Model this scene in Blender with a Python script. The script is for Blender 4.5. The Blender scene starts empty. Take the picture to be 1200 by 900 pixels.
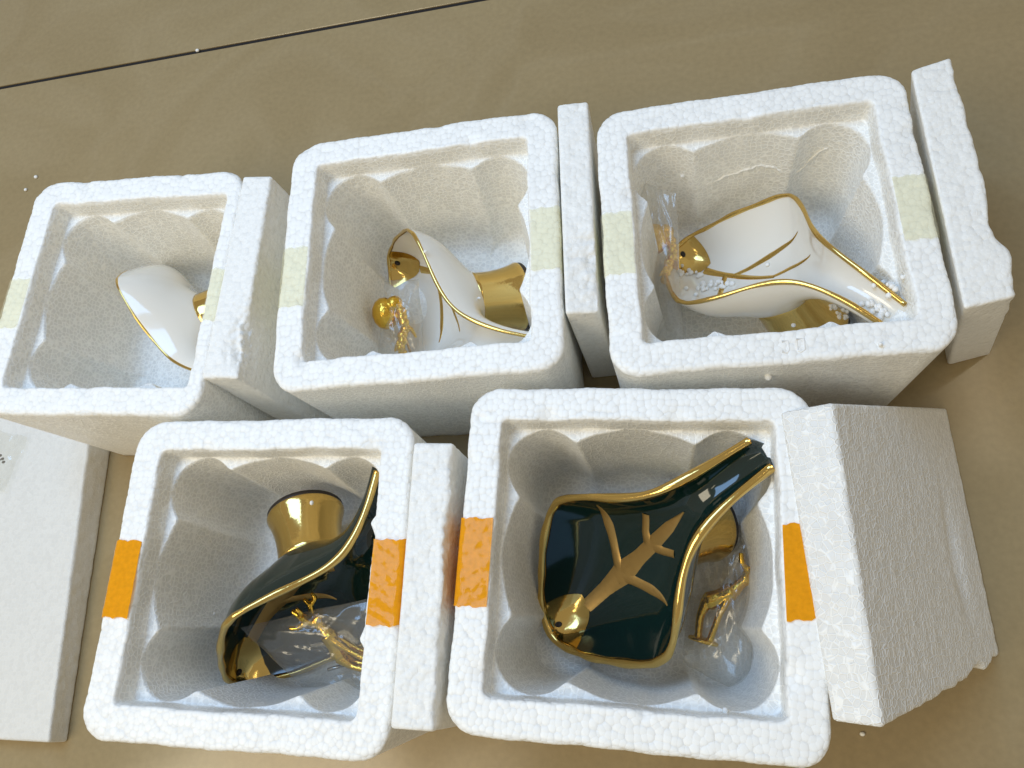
import bpy, bmesh, math, random
import numpy as np
from mathutils import Matrix, Vector, noise

sc = bpy.context.scene
COL = sc.collection
K = 0.01            # everything below is written in centimetres
ZF = 13.0           # height of the box rims above the floor (z = 0 is the rim plane while modelling)
random.seed(4)
rng = np.random.default_rng(4)

# ------------------------------------------------------------------ camera
cam_d = bpy.data.cameras.new('camera')
cam = bpy.data.objects.new('camera', cam_d); COL.objects.link(cam)
cam_d.sensor_width = 36.0
cam_d.lens = 891.23 / 1200 * 36.0
cam_d.clip_start = 0.01; cam_d.clip_end = 50.0
RC = Matrix(((0.979273, 0.05942, 0.193635), (0.006732, 0.945925, -0.324316), (-0.202435, 0.318897, 0.925918)))
cam.matrix_world = Matrix.Translation((0, 0, (39.957 + ZF) * K)) @ RC.to_4x4()
sc.camera = cam

# ------------------------------------------------------------------ light
world = bpy.data.worlds.new('World'); sc.world = world; world.use_nodes = True
bg = world.node_tree.nodes['Background']
bg.inputs[0].default_value = (1.0, 0.91, 0.74, 1); bg.inputs[1].default_value = 0.37

def area(name, loc, target, sx, sy, power, col):
    d = bpy.data.lights.new(name, 'AREA'); d.shape = 'RECTANGLE'; d.size = sx; d.size_y = sy
    d.energy = power; d.color = col
    o = bpy.data.objects.new(name, d); COL.objects.link(o)
    o.location = loc
    o.rotation_euler = (Vector(target) - Vector(loc)).to_track_quat('-Z', 'Y').to_euler()
    return o
area('window_light', (-0.52, 0.50, 1.40), (-0.12, 0.14, 0.1), 0.85, 0.75, 12.0, (0.34, 0.60, 1.0))
area('warm_fill_light', (-0.85, -0.50, 1.36), (-0.15, 0.1, 0.1), 0.80, 0.60, 9.5, (1.0, 0.88, 0.64))  # added warm fill, lifts the box fronts and inner back walls
area('ceiling_strip_right', (1.13, 0.86, 2.4), (1.13, 0.86, 0.0), 0.11, 0.50, 0.75, (1.0, 0.88, 0.62))
area('ceiling_strip_left', (-0.72, -0.42, 2.4), (-0.72, -0.42, 0.0), 0.30, 0.11, 0.6, (1.0, 0.88, 0.62))

sc.view_settings.view_transform = 'Standard'
sc.view_settings.look = 'None'
sc.view_settings.gamma = 1.0
sc.view_settings.use_curve_mapping = False
sc.view_settings.exposure = 0.10
sc.render.engine = 'CYCLES'
sc.cycles.max_bounces = 20
sc.cycles.diffuse_bounces = 14
sc.cycles.transparent_max_bounces = 24

# ------------------------------------------------------------------ helpers
def mesh_from(name, V, F, smooth=True):
    """V in cm (numpy), F list/array of quads or mixed polygons"""
    V = np.asarray(V, dtype=np.float64) * K
    me = bpy.data.meshes.new(name)
    if isinstance(F, np.ndarray):
        n, m = F.shape
        me.vertices.add(len(V)); me.vertices.foreach_set('co', V.ravel())
        me.loops.add(n * m); me.loops.foreach_set('vertex_index', F.astype(np.int32).ravel())
        me.polygons.add(n)
        me.polygons.foreach_set('loop_start', np.arange(0, n * m, m, dtype=np.int32))
        me.polygons.foreach_set('loop_total', np.full(n, m, dtype=np.int32))
        me.update(calc_edges=True)
    else:
        me.from_pydata([tuple(v) for v in V], [], [tuple(f) for f in F]); me.update()
    if smooth:
        me.polygons.foreach_set('use_smooth', np.ones(len(me.polygons), dtype=bool))
    me.validate()
    return me

def link(name, me, mat, parent=None, loc=None, kind=None):
    o = bpy.data.objects.new(name, me); COL.objects.link(o)
    if mat: me.materials.clear(); me.materials.append(mat)
    if parent: o.parent = parent
    if loc is not None: o.location = Vector(loc) * K
    if kind: o['kind'] = kind
    return o

def empty(name, loc, rotz=0.0):
    o = bpy.data.objects.new(name, None); COL.objects.link(o)
    o.empty_display_size = 0.02
    o.location = Vector(loc) * K; o.rotation_euler = (0, 0, rotz)
    return o

def tag(o, label, cat, group=None):
    o['label'] = label; o['category'] = cat
    if group: o['group'] = group
    return o

def grid_faces(nu, nv, wrap_v=False, off=0, flip=False):
    i, j = np.meshgrid(np.arange(nu - 1), np.arange(nv if wrap_v else nv - 1), indexing='ij')
    j2 = (j + 1) % nv
    f = np.stack([i * nv + j, (i + 1) * nv + j, (i + 1) * nv + j2, i * nv + j2], -1).reshape(-1, 4) + off
    return f[:, ::-1] if flip else f

# ------------------------------------------------------------------ materials
def new_mat(name):
    m = bpy.data.materials.new(name); m.use_nodes = True
    nt = m.node_tree; nt.nodes.clear()
    return m, nt, nt.nodes, nt.links

def foam_material(name, bead_mm, amp_mm, colour, rough=0.42, uneven=0.3, skin=0.0, disp='BOTH', net=0.84):
    """expanded polystyrene: packed round beads on the rims, a net of thin ridges on moulded skin"""
    m, nt, N, L = new_mat(name)
    out = N.new('ShaderNodeOutputMaterial'); b = N.new('ShaderNodeBsdfPrincipled')
    L.new(b.outputs[0], out.inputs[0])
    def math_(op, a=None, c=None, d=None):
        n = N.new('ShaderNodeMath'); n.operation = op
        for k, v in enumerate((a, c, d)):
            if v is None: continue
            if isinstance(v, (int, float)): n.inputs[k].default_value = v
            else: L.new(v, n.inputs[k])
        return n.outputs[0]
    tc = N.new('ShaderNodeTexCoord'); oi = N.new('ShaderNodeObjectInfo')
    add = N.new('ShaderNodeVectorMath'); add.operation = 'ADD'
    L.new(tc.outputs['Object'], add.inputs[0]); L.new(math_('MULTIPLY', oi.outputs['Random'], 3.7), add.inputs[1])
    def voro(feature):
        v = N.new('ShaderNodeTexVoronoi'); v.feature = feature
        v.inputs['Scale'].default_value = 1000.0 / bead_mm; v.inputs['Randomness'].default_value = 0.72
        L.new(add.outputs[0], v.inputs['Vector']); return v
    vo, ve = voro('F1'), voro('DISTANCE_TO_EDGE')
    def ramp(val, a, c, lo, hi):
        r = N.new('ShaderNodeMapRange'); r.interpolation_type = 'SMOOTHSTEP'
        r.inputs['From Min'].default_value = a; r.inputs['From Max'].default_value = c
        r.inputs['To Min'].default_value = lo; r.inputs['To Max'].default_value = hi
        L.new(val, r.inputs['Value']); return r.outputs[0]
    sep = N.new('ShaderNodeSeparateColor'); L.new(vo.outputs['Color'], sep.inputs[0])
    dome = math_('MULTIPLY_ADD', sep.outputs[0], 0.25, math_('MULTIPLY', math_('POWER', vo.outputs['Distance'], 2.6), -2.4))
    ridge = ramp(ve.outputs['Distance'], 0.0, 0.17, 0.55, 0.0)
    v_ = N.new('ShaderNodeValue'); v_.outputs[0].default_value = skin; sk = v_.outputs[0]
    mixh = N.new('ShaderNodeMix'); mixh.data_type = 'FLOAT'
    L.new(sk, mixh.inputs[0]); L.new(dome, mixh.inputs[2]); L.new(ridge, mixh.inputs[3])
    no = N.new('ShaderNodeTexNoise'); no.inputs['Scale'].default_value = 55.0; no.inputs['Detail'].default_value = 3.0
    L.new(add.outputs[0], no.inputs['Vector'])
    h = math_('MULTIPLY_ADD', no.outputs['Fac'], uneven, mixh.outputs[0])
    di = N.new('ShaderNodeDisplacement'); di.inputs['Midlevel'].default_value = 0.25
    di.inputs['Scale'].default_value = amp_mm / 1000.0
    L.new(h, di.inputs['Height']); L.new(di.outputs[0], out.inputs['Displacement'])
    m.displacement_method = disp
    # beads are a little more see-through (darker) than the fused borders between them
    body = ramp(ve.outputs['Distance'], 0.03, 0.20, 1.0, net)
    mixc = N.new('ShaderNodeMix'); mixc.data_type = 'FLOAT'
    L.new(sk, mixc.inputs[0]); L.new(ramp(vo.outputs['Distance'], 0.45, 0.70, 1.0, 0.93), mixc.inputs[2]); L.new(body, mixc.inputs[3])  # rim bead gaps: crevice shade painted in as darker colour
    val = math_('MULTIPLY', mixc.outputs[0], ramp(sep.outputs[1], 0, 1, 0.95, 1.0))
    mx = N.new('ShaderNodeMix'); mx.data_type = 'RGBA'; mx.blend_type = 'MULTIPLY'; mx.inputs[0].default_value = 1.0
    mx.inputs[6].default_value = (*colour, 1)
    L.new(val, mx.inputs[7]); L.new(mx.outputs[2], b.inputs['Base Color'])
    b.inputs['Roughness'].default_value = rough
    b.inputs['Specular IOR Level'].default_value = 0.4
    return m

FOAM = foam_material('foam_beads', 3.4, 0.26, (0.955, 0.948, 0.915))
FOAM_WALL = foam_material('foam_moulded_wall', 3.3, 0.45, (1.0, 0.99, 0.945), uneven=0.5, skin=0.92, disp='BUMP')
FOAM_CUT = foam_material('foam_torn', 3.0, 0.42, (0.95, 0.94, 0.90), rough=0.5, uneven=0.8, skin=0.35, disp='BUMP')
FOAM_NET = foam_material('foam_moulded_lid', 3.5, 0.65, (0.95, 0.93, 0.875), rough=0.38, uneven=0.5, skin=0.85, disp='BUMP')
FOAM_SMOOTH = foam_material('foam_smooth', 3.2, 0.14, (0.76, 0.75, 0.71), rough=0.45, skin=0.95, disp='BUMP', net=0.97)  # base colour lowered: vignette at the frame edge is painted into it

def principled(name, col, rough, metal=0.0, coat=0.0, bump=None, spec=0.5):
    m, nt, N, L = new_mat(name)
    out = N.new('ShaderNodeOutputMaterial'); b = N.new('ShaderNodeBsdfPrincipled')
    L.new(b.outputs[0], out.inputs[0])
    b.inputs['Base Color'].default_value = (*col, 1); b.inputs['Roughness'].default_value = rough
    b.inputs['Metallic'].default_value = metal; b.inputs['Coat Weight'].default_value = coat
    b.inputs['Coat Roughness'].default_value = 0.03
    b.inputs['Specular IOR Level'].default_value = spec
    if bump:
        tc = N.new('ShaderNodeTexCoord')
        no = N.new('ShaderNodeTexNoise'); no.inputs['Scale'].default_value = bump[0]; no.inputs['Detail'].default_value = 3
        L.new(tc.outputs['Object'], no.inputs['Vector'])
        bp = N.new('ShaderNodeBump'); bp.inputs['Strength'].default_value = bump[1]; bp.inputs['Distance'].default_value = bump[2]
        L.new(no.outputs['Fac'], bp.inputs['Height']); L.new(bp.outputs[0], b.inputs['Normal'])
        # slight roughness mottling
        mr = N.new('ShaderNodeMapRange'); mr.inputs['To Min'].default_value = rough * 0.7; mr.inputs['To Max'].default_value = rough * 1.5
        L.new(no.outputs['Fac'], mr.inputs['Value']); L.new(mr.outputs[0], b.inputs['Roughness'])
    return m
GOLD = principled('gold_lustre', (0.70, 0.49, 0.16), 0.11, 1.0, bump=(160, 0.25, 0.0006))
GOLD_MATT = principled('gold_paint', (0.60, 0.37, 0.12), 0.3, 0.85, bump=(260, 0.25, 0.0004))
GOLD_BRIGHT = principled('gold_cast', (0.84, 0.53, 0.08), 0.16, 1.0, bump=(500, 0.5, 0.0006))
WHITE_GLAZE = principled('white_glaze', (0.80, 0.765, 0.69), 0.10, 0.0, 0.5, bump=(60, 0.12, 0.0008))
GREEN_GLAZE = principled('green_glaze', (0.0032, 0.0165, 0.0140), 0.07, 0.0, 0.4, bump=(60, 0.15, 0.0008))
BAND = principled('dark_band', (0.018, 0.011, 0.007), 0.5)
STEEL = principled('screw_steel', (0.45, 0.43, 0.40), 0.25, 1.0)
CRUMB = principled('loose_bead', (0.9, 0.89, 0.86), 0.5)
INK = principled('grey_ink', (0.16, 0.14, 0.11), 0.7)

def film_material(name, tint, milk, gloss_rough, base=0.07):
    m, nt, N, L = new_mat(name)
    out = N.new('ShaderNodeOutputMaterial')
    tr = N.new('ShaderNodeBsdfTransparent'); tr.inputs[0].default_value = (*tint, 1)
    gl = N.new('ShaderNodeBsdfGlossy'); gl.inputs['Roughness'].default_value = gloss_rough
    df = N.new('ShaderNodeBsdfTranslucent'); df.inputs[0].default_value = (0.8, 0.8, 0.78, 1)
    d2 = N.new('ShaderNodeBsdfDiffuse'); d2.inputs[0].default_value = (0.8, 0.8, 0.78, 1)
    md = N.new('ShaderNodeMixShader'); md.inputs[0].default_value = 0.5
    L.new(df.outputs[0], md.inputs[1]); L.new(d2.outputs[0], md.inputs[2])
    m1 = N.new('ShaderNodeMixShader'); m1.inputs[0].default_value = milk
    L.new(tr.outputs[0], m1.inputs[1]); L.new(md.outputs[0], m1.inputs[2])
    lw = N.new('ShaderNodeLayerWeight'); lw.inputs[0].default_value = 0.5
    pw = N.new('ShaderNodeMath'); pw.operation = 'POWER'; pw.inputs[1].default_value = 3.5; L.new(lw.outputs['Facing'], pw.inputs[0])
    fr = N.new('ShaderNodeMath'); fr.operation = 'MULTIPLY_ADD'; fr.inputs[1].default_value = 0.7; fr.inputs[2].default_value = base
    L.new(pw.outputs[0], fr.inputs[0])
    m2 = N.new('ShaderNodeMixShader'); L.new(fr.outputs[0], m2.inputs[0])
    L.new(m1.outputs[0], m2.inputs[1]); L.new(gl.outputs[0], m2.inputs[2])
    L.new(m2.outputs[0], out.inputs[0])
    return m
FILM_THIN = film_material('thin_clear_film', (0.995, 0.995, 0.985), 0.01, 0.08, 0.03)
FILM = film_material('clear_film', (0.97, 0.965, 0.95), 0.14, 0.15)

def tape_material(name, col, clear, tint):
    m, nt, N, L = new_mat(name)
    out = N.new('ShaderNodeOutputMaterial'); b = N.new('ShaderNodeBsdfPrincipled')
    b.inputs['Base Color'].default_value = (*col, 1); b.inputs['Roughness'].default_value = 0.10; b.inputs['Specular IOR Level'].default_value = 0.22
    tc = N.new('ShaderNodeTexCoord')
    vo = N.new('ShaderNodeTexVoronoi'); vo.feature = 'SMOOTH_F1'; vo.inputs['Scale'].default_value = 230
    no = N.new('ShaderNodeTexNoise'); no.inputs['Scale'].default_value = 140
    L.new(tc.outputs['Object'], vo.inputs['Vector']); L.new(tc.outputs['Object'], no.inputs['Vector'])
    ad = N.new('ShaderNodeMath'); ad.operation = 'SUBTRACT'
    L.new(no.outputs['Fac'], ad.inputs[0]); L.new(vo.outputs['Distance'], ad.inputs[1])
    bp = N.new('ShaderNodeBump'); bp.inputs['Strength'].default_value = 0.3; bp.inputs['Distance'].default_value = 0.0008
    L.new(ad.outputs[0], bp.inputs['Height']); L.new(bp.outputs[0], b.inputs['Normal'])
    # cloudy, unevenly stuck adhesive
    n2 = N.new('ShaderNodeTexNoise'); n2.inputs['Scale'].default_value = 420; n2.inputs['Detail'].default_value = 4
    L.new(tc.outputs['Object'], n2.inputs['Vector'])
    cr_ = N.new('ShaderNodeMapRange'); cr_.inputs['From Min'].default_value = 0.3; cr_.inputs['From Max'].default_value = 0.7
    cr_.inputs['To Min'].default_value = 0.90; cr_.inputs['To Max'].default_value = 1.06; L.new(n2.outputs['Fac'], cr_.inputs['Value'])
    cm = N.new('ShaderNodeMix'); cm.data_type = 'RGBA'; cm.blend_type = 'MULTIPLY'; cm.inputs[0].default_value = 1.0
    cm.inputs[6].default_value = (*col, 1); L.new(cr_.outputs[0], cm.inputs[7]); L.new(cm.outputs[2], b.inputs['Base Color'])
    tr = N.new('ShaderNodeBsdfTransparent'); tr.inputs[0].default_value = (*tint, 1)
    mx = N.new('ShaderNodeMixShader'); mx.inputs[0].default_value = clear
    L.new(b.outputs[0], mx.inputs[1]); L.new(tr.outputs[0], mx.inputs[2]); L.new(mx.outputs[0], out.inputs[0])
    return m
TAPE_ORANGE = tape_material('orange_tape', (0.88, 0.37, 0.010), 0.15, (0.98, 0.5, 0.02))
TAPE_PALE = tape_material('yellowed_clear_tape', (0.86, 0.845, 0.70), 0.78, (0.985, 0.975, 0.87))

def tile_material():
    m, nt, N, L = new_mat('polished_tile')
    out = N.new('ShaderNodeOutputMaterial'); b = N.new('ShaderNodeBsdfPrincipled')
    L.new(b.outputs[0], out.inputs[0])
    tc = N.new('ShaderNodeTexCoord')
    n1 = N.new('ShaderNodeTexNoise'); n1.inputs['Scale'].default_value = 5.0; n1.inputs['Detail'].default_value = 6; n1.inputs['Distortion'].default_value = 1.6
    n2 = N.new('ShaderNodeTexNoise'); n2.inputs['Scale'].default_value = 220; n2.inputs['Detail'].default_value = 4
    n3 = N.new('ShaderNodeTexNoise'); n3.inputs['Scale'].default_value = 5.0; n3.inputs['Detail'].default_value = 2; n3.inputs['Distortion'].default_value = 1.2
    for n in (n1, n2, n3): L.new(tc.outputs['Object'], n.inputs['Vector'])
    r = N.new('ShaderNodeValToRGB')
    r.color_ramp.elements[0].position = 0.22; r.color_ramp.elements[0].color = (0.290, 0.216, 0.108, 1)
    r.color_ramp.elements[1].position = 0.80; r.color_ramp.elements[1].color = (0.352, 0.270, 0.145, 1)
    L.new(n1.outputs['Fac'], r.inputs[0])
    # faint pale veins
    v = N.new('ShaderNodeValToRGB')
    v.color_ramp.elements[0].position = 0.44; v.color_ramp.elements[0].color = (0, 0, 0, 1)
    v.color_ramp.elements[1].position = 0.56; v.color_ramp.elements[1].color = (0, 0, 0, 1)
    e = v.color_ramp.elements.new(0.50); e.color = (0.10, 0.10, 0.10, 1)
    L.new(n3.outputs['Fac'], v.inputs[0])
    mx = N.new('ShaderNodeMix'); mx.data_type = 'RGBA'; L.new(v.outputs[0], mx.inputs[0])
    L.new(r.outputs[0], mx.inputs[6]); mx.inputs[7].default_value = (0.43, 0.35, 0.22, 1)
    gr = N.new('ShaderNodeMix'); gr.data_type = 'RGBA'; gr.blend_type = 'MULTIPLY'; gr.inputs[0].default_value = 1
    mr = N.new('ShaderNodeMapRange'); mr.inputs['To Min'].default_value = 0.86; mr.inputs['To Max'].default_value = 1.14
    L.new(n2.outputs['Fac'], mr.inputs['Value'])
    L.new(mx.outputs[2], gr.inputs[6]); L.new(mr.outputs[0], gr.inputs[7])
    L.new(gr.outputs[2], b.inputs['Base Color'])
    rm = N.new('ShaderNodeMapRange'); rm.inputs['To Min'].default_value = 0.09; rm.inputs['To Max'].default_value = 0.22
    L.new(n1.outputs['Fac'], rm.inputs['Value']); L.new(rm.outputs[0], b.inputs['Roughness']); b.inputs['Specular IOR Level'].default_value = 0.5
    return m
TILE = tile_material()
GROUT = principled('dark_joint', (0.012, 0.010, 0.010), 0.9)

# ------------------------------------------------------------------ floor
def slab_box(x0, x1, y0, y1, z0, z1, bev=0.05):
    V = []; 
    for z, d in ((z0, 0), (z1 - bev, 0), (z1, bev)):
        V += [(x0 + d, y0 + d, z), (x1 - d, y0 + d, z), (x1 - d, y1 - d, z), (x0 + d, y1 - d, z)]
    F = [(3, 2, 1, 0), (8, 9, 10, 11)]
    for r in (0, 4):
        for k in range(4): F.append((r + k, r + (k + 1) % 4, r + 4 + (k + 1) % 4, r + 4 + k))
    return np.array(V, float), F
V, F = slab_box(-260, 200, -120, 320, -3.0, -0.14, 0.01)
floor = link('floor', mesh_from('floor', V, F, False), GROUT, kind='structure')
JA = math.atan2(1.4, 52.3)      # direction of the tile joint
for nm, (y0, y1) in (('tile', (-110.0, 0.0)), ('tile', (0.42, 110.0))):
    V, F = slab_box(-120, 120, y0, y1, -0.9, 0.0, 0.04)
    c, s = math.cos(JA), math.sin(JA)
    V = np.stack([V[:, 0] * c - V[:, 1] * s - 39.0, V[:, 0] * s + V[:, 1] * c + 55.3, V[:, 2]], 1)
    link(nm, mesh_from(nm, V, F, False), TILE, floor)

# ------------------------------------------------------------------ foam boxes
def polar_rrect(th, xm, xp, ym, yp, rc):
    """radius at angles th of a rounded rectangle spanning -xm..xp, -ym..yp"""
    pts = []
    for cx, cy, a0 in ((xp - rc, yp - rc, 0), (-xm + rc, yp - rc, 90), (-xm + rc, -ym + rc, 180), (xp - rc, -ym + rc, 270)):
        for a in np.linspace(a0, a0 + 90, 40):
            pts.append((cx + rc * math.cos(math.radians(a)), cy + rc * math.sin(math.radians(a))))
    P = np.array(pts)
    Q = np.concatenate([P + (np.roll(P, -1, 0) - P) * t for t in np.linspace(0, 1, 60)[:-1, None, None]])
    a = np.arctan2(Q[:, 1], Q[:, 0]); r = np.hypot(Q[:, 0], Q[:, 1])
    o = np.argsort(a); a, r = a[o], r[o]
    return np.interp(th, np.r_[a[-1] - 2 * np.pi, a, a[0] + 2 * np.pi], np.r_[r[-1], r, r[0]])

def foam_box_mesh(hx, hy, seed, right_cut=0.0, w=1.91):
    n = 720
    # angles, evenly spaced along the square
    per = np.linspace(0, 4, n, endpoint=False)
    side = per.astype(int); f = (per - side) * 2 - 1
    sx = np.select([side == 0, side == 1, side == 2], [np.ones(n), -f, -np.ones(n)], f)
    sy = np.select([side == 0, side == 1, side == 2], [f, np.ones(n), -f], -np.ones(n))
    th = np.arctan2(sy * hy, sx * hx)
    def rr(d, rc): return polar_rrect(th, hx - d, hx - d - right_cut, hy - d, hy - d, rc)
    def ri(d, rc): return polar_rrect(th, hx - w - d, hx - w - d, hy - w - d, hy - w - d, rc)
    ihx, ihy = hx - w, hy - w
    ax, ay = ihx - 2.30, ihy - 2.30
    # lobed cavity: one big round pocket and four corner pockets
    ct, st = np.cos(th), np.sin(th)
    R = np.full(n, min(ihx, ihy) - 0.10)
    lob = R.copy()
    for cx in (-ax, ax):
        for cy in (-ay, ay):
            b = ct * cx + st * cy; disc = b * b - (cx * cx + cy * cy - 2.16 ** 2)
            rc_ = np.where((disc > 0) & (b > 0), b + np.sqrt(np.maximum(disc, 0)), 0)
            lob = np.maximum(lob, rc_)
    lob = np.minimum(lob, ri(0.135, 0.5))
    sm = lob.copy()                                # soften the cusps a little
    for _ in range(5): sm = (np.roll(sm, 1) + 2 * sm + np.roll(sm, -1)) / 4
    lob = sm
    rings = []
    for z in np.r_[np.arange(-13.0, -2.0, 0.5), np.arange(-2.0, -0.45, 0.16)]: rings.append((rr(0.28 * (-z / 13.0), 1.75), z))
    for a in np.linspace(0, 90, 5):
        a = math.radians(a); rings.append((rr(0.32 * (1 - math.cos(a)), 1.7), -0.32 + 0.32 * math.sin(a)))
    ro, r2 = rr(0.32, 1.65), ri(-0.14, 0.5)
    for t in np.linspace(0, 1, 15)[1:]: rings.append((ro + (r2 - ro) * t, 0.0))
    rings.append((ri(-0.04, 0.42), -0.05)); rings.append((ri(0.0, 0.38), -0.16))
    for z in np.linspace(-0.35, -1.45, 7): rings.append((ri(0.03 - 0.05 * z, 0.38), z))
    r3 = ri(0.13, 0.4)
    for t in np.linspace(0.05, 1, 7): rings.append((r3 + (lob - r3) * t, -1.5 - 0.03 * t))
    for d in np.linspace(0.03, 1, 36):
        rings.append((lob * (1 - 0.10 * d), -1.6 - d * 7.3))
    lf = lob * 0.90
    for a in np.linspace(0, 90, 7)[1:]:
        a = math.radians(a); rings.append((lf - 1.4 * (1 - math.cos(a)), -8.9 - 1.4 * math.sin(a)))
    lf = lf - 1.4
    for t in np.linspace(0, 1, 22)[1:-1]: rings.append((lf * (1 - t), -10.3))
    V = np.concatenate([np.stack([r * ct, r * st, np.full(n, z)], 1) for r, z in rings])
    F = grid_faces(len(rings), n, True, flip=True)
    # low-frequency warp so that no edge is ruler straight
    ph = np.random.default_rng(seed).uniform(0, 6, 6)
    V[:, 0] += 0.035 * np.sin(V[:, 1] * 0.9 + ph[0]) + 0.02 * np.sin(V[:, 1] * 2.3 + ph[1])
    V[:, 1] += 0.035 * np.sin(V[:, 0] * 0.8 + ph[2]) + 0.02 * np.sin(V[:, 0] * 2.6 + ph[3])
    V[:, 2] += np.where(V[:, 2] > -12.9, 0.03 * np.sin(V[:, 0] * 0.7 + ph[4]) * np.cos(V[:, 1] * 0.6 + ph[5]), 0)
    # knocks and crushed spots along the rim edges
    dr = np.random.default_rng(seed + 20)
    for _ in range(11):
        sd = dr.integers(0, 4); q = dr.uniform(-8.5, 8.5); e = dr.choice([-w + 0.05, -0.15])
        c = [(hx + e, q), (-(hx + e), q), (q, hy + e), (q, -(hy + e))][sd]
        rad = dr.uniform(0.25, 0.6); dep = dr.uniform(0.06, 0.22)
        g = np.exp(-((V[:, 0] - c[0]) ** 2 + (V[:, 1] - c[1]) ** 2) / rad ** 2) * np.clip((V[:, 2] + 1.0) / 1.0, 0, 1)
        V[:, 2] -= dep * g
    # close bottom and cavity centre
    nv = len(V); V = np.vstack([V, [[0, 0, -10.3], [0, 0, -13.0]]])
    last = (len(rings) - 1) * n
    k = np.arange(n); k2 = (k + 1) % n
    tri1 = np.stack([last + k, last + k2, np.full(n, nv), np.full(n, nv)], 1)
    tri2 = np.stack([k2, k, np.full(n, nv + 1), np.full(n, nv + 1)], 1)
    faces = F.tolist() + tri1[:, :3].tolist() + tri2[:, :3].tolist()
    zz = V[:, 2].copy(); V[:, 2] += ZF
    me = mesh_from('body', V, faces)
    # moulded skin everywhere but on the rim
    fz = np.empty(len(me.polygons) * 3); me.polygons.foreach_get('center', fz)
    me.materials.append(FOAM); me.materials.append(FOAM_WALL)
    me.polygons.foreach_set('material_index', (fz.reshape(-1, 3)[:, 2] < (ZF - 0.42) * K).astype(np.int32))
    return me

def tape_mesh(hx, side, y0, y1, w=1.91, drop=3.2, cut=0.0, skew=0.0):
    """strip laid over the rim from the cavity edge to the outside and down the wall"""
    prof = []
    xo = hx - cut
    for t in np.linspace(0, 1, 9): prof.append((hx - w + 0.10 + (xo - 0.30 - hx + w - 0.10) * t, 0.045))
    for a in np.linspace(90, 0, 6)[1:]:
        a = math.radians(a); prof.append((xo - 0.30 + 0.355 * math.cos(a), -0.31 + 0.355 * math.sin(a)))
    for z in np.linspace(-0.5, -drop, 9): prof.append((xo + 0.055 - 0.28 * (-z / 13.0) , z))
    ny = 22
    V = []
    for (x, z) in prof:
        for j in range(ny):
            y = y0 + (y1 - y0) * j / (ny - 1) + skew * (x - hx)
            if j in (0, ny - 1): y += 0.05 * math.sin(x * 7 + side * 2 + hx * 9) + 0.03 * math.sin(x * 19)
            dz = 0.02 * math.sin(y * 9 + x * 5 + hx * 40 + side) + 0.018 * math.sin(y * 4.1 - x * 7 + hx * 70) + (0.03 * abs(math.sin(x * 6 + hx * 50)) if j in (0, ny - 1) else 0)
            V.append((x * side, y, z + max(0, dz) + ZF))
    return mesh_from('tape', np.array(V), grid_faces(len(prof), ny, flip=(side < 0)))

BOX = {  # centre x, y, yaw, size x, size y
    1: (-35.683, 22.489, -0.058, 17.735, 17.702), 2: (-14.570, 23.487, 0.019, 18.158, 17.852),
    3: (6.046, 23.076, 0.021, 18.042, 17.664), 4: (-23.329, 3.665, -0.032, 18.072, 18.156),
    5: (-2.061, 4.311, -0.0605, 18.375, 18.214)}
BOX_LABEL = {
    1: 'white foam box at far left holding the white dish seen from outside',
    2: 'middle white foam box of the back row, pale tape on both rims',
    3: 'white foam box of the back row at right, with crumbs scattered inside',
    4: 'white foam box with orange tape holding the green dish on its side',
    5: 'white foam box with orange tape holding the green dish face up'}
for k, (x, y, a, sx, sy) in BOX.items():
    root = empty('foam_box', (x, y, 0), a)
    tag(root, BOX_LABEL[k], 'foam box', 'open foam boxes on the floor')
    cut = 0.85 if k == 1 else 0.0
    link('body', foam_box_mesh(sx / 2, sy / 2, k, cut), None, root)
    tm = TAPE_ORANGE if k in (4, 5) else TAPE_PALE
    ty = {1: ((-2.7, 1.0), (-2.5, 1.2)), 2: ((-3.3, 0.9), (-2.6, 1.6)), 3: ((-2.6, 1.5), (-2.4, 1.6)), 4: ((-2.6, 1.75), (-2.5, 2.0)), 5: ((-2.95, 1.65), (-2.5, 2.1))}[k]
    link('tape', tape_mesh(sx / 2, -1, *ty[0]), tm, root)
    link('tape', tape_mesh(sx / 2, 1, *ty[1], cut=cut, drop=1.6 if k in (4,) else 3.0, skew=0.12 if k == 5 else 0.0), tm, root)

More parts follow.
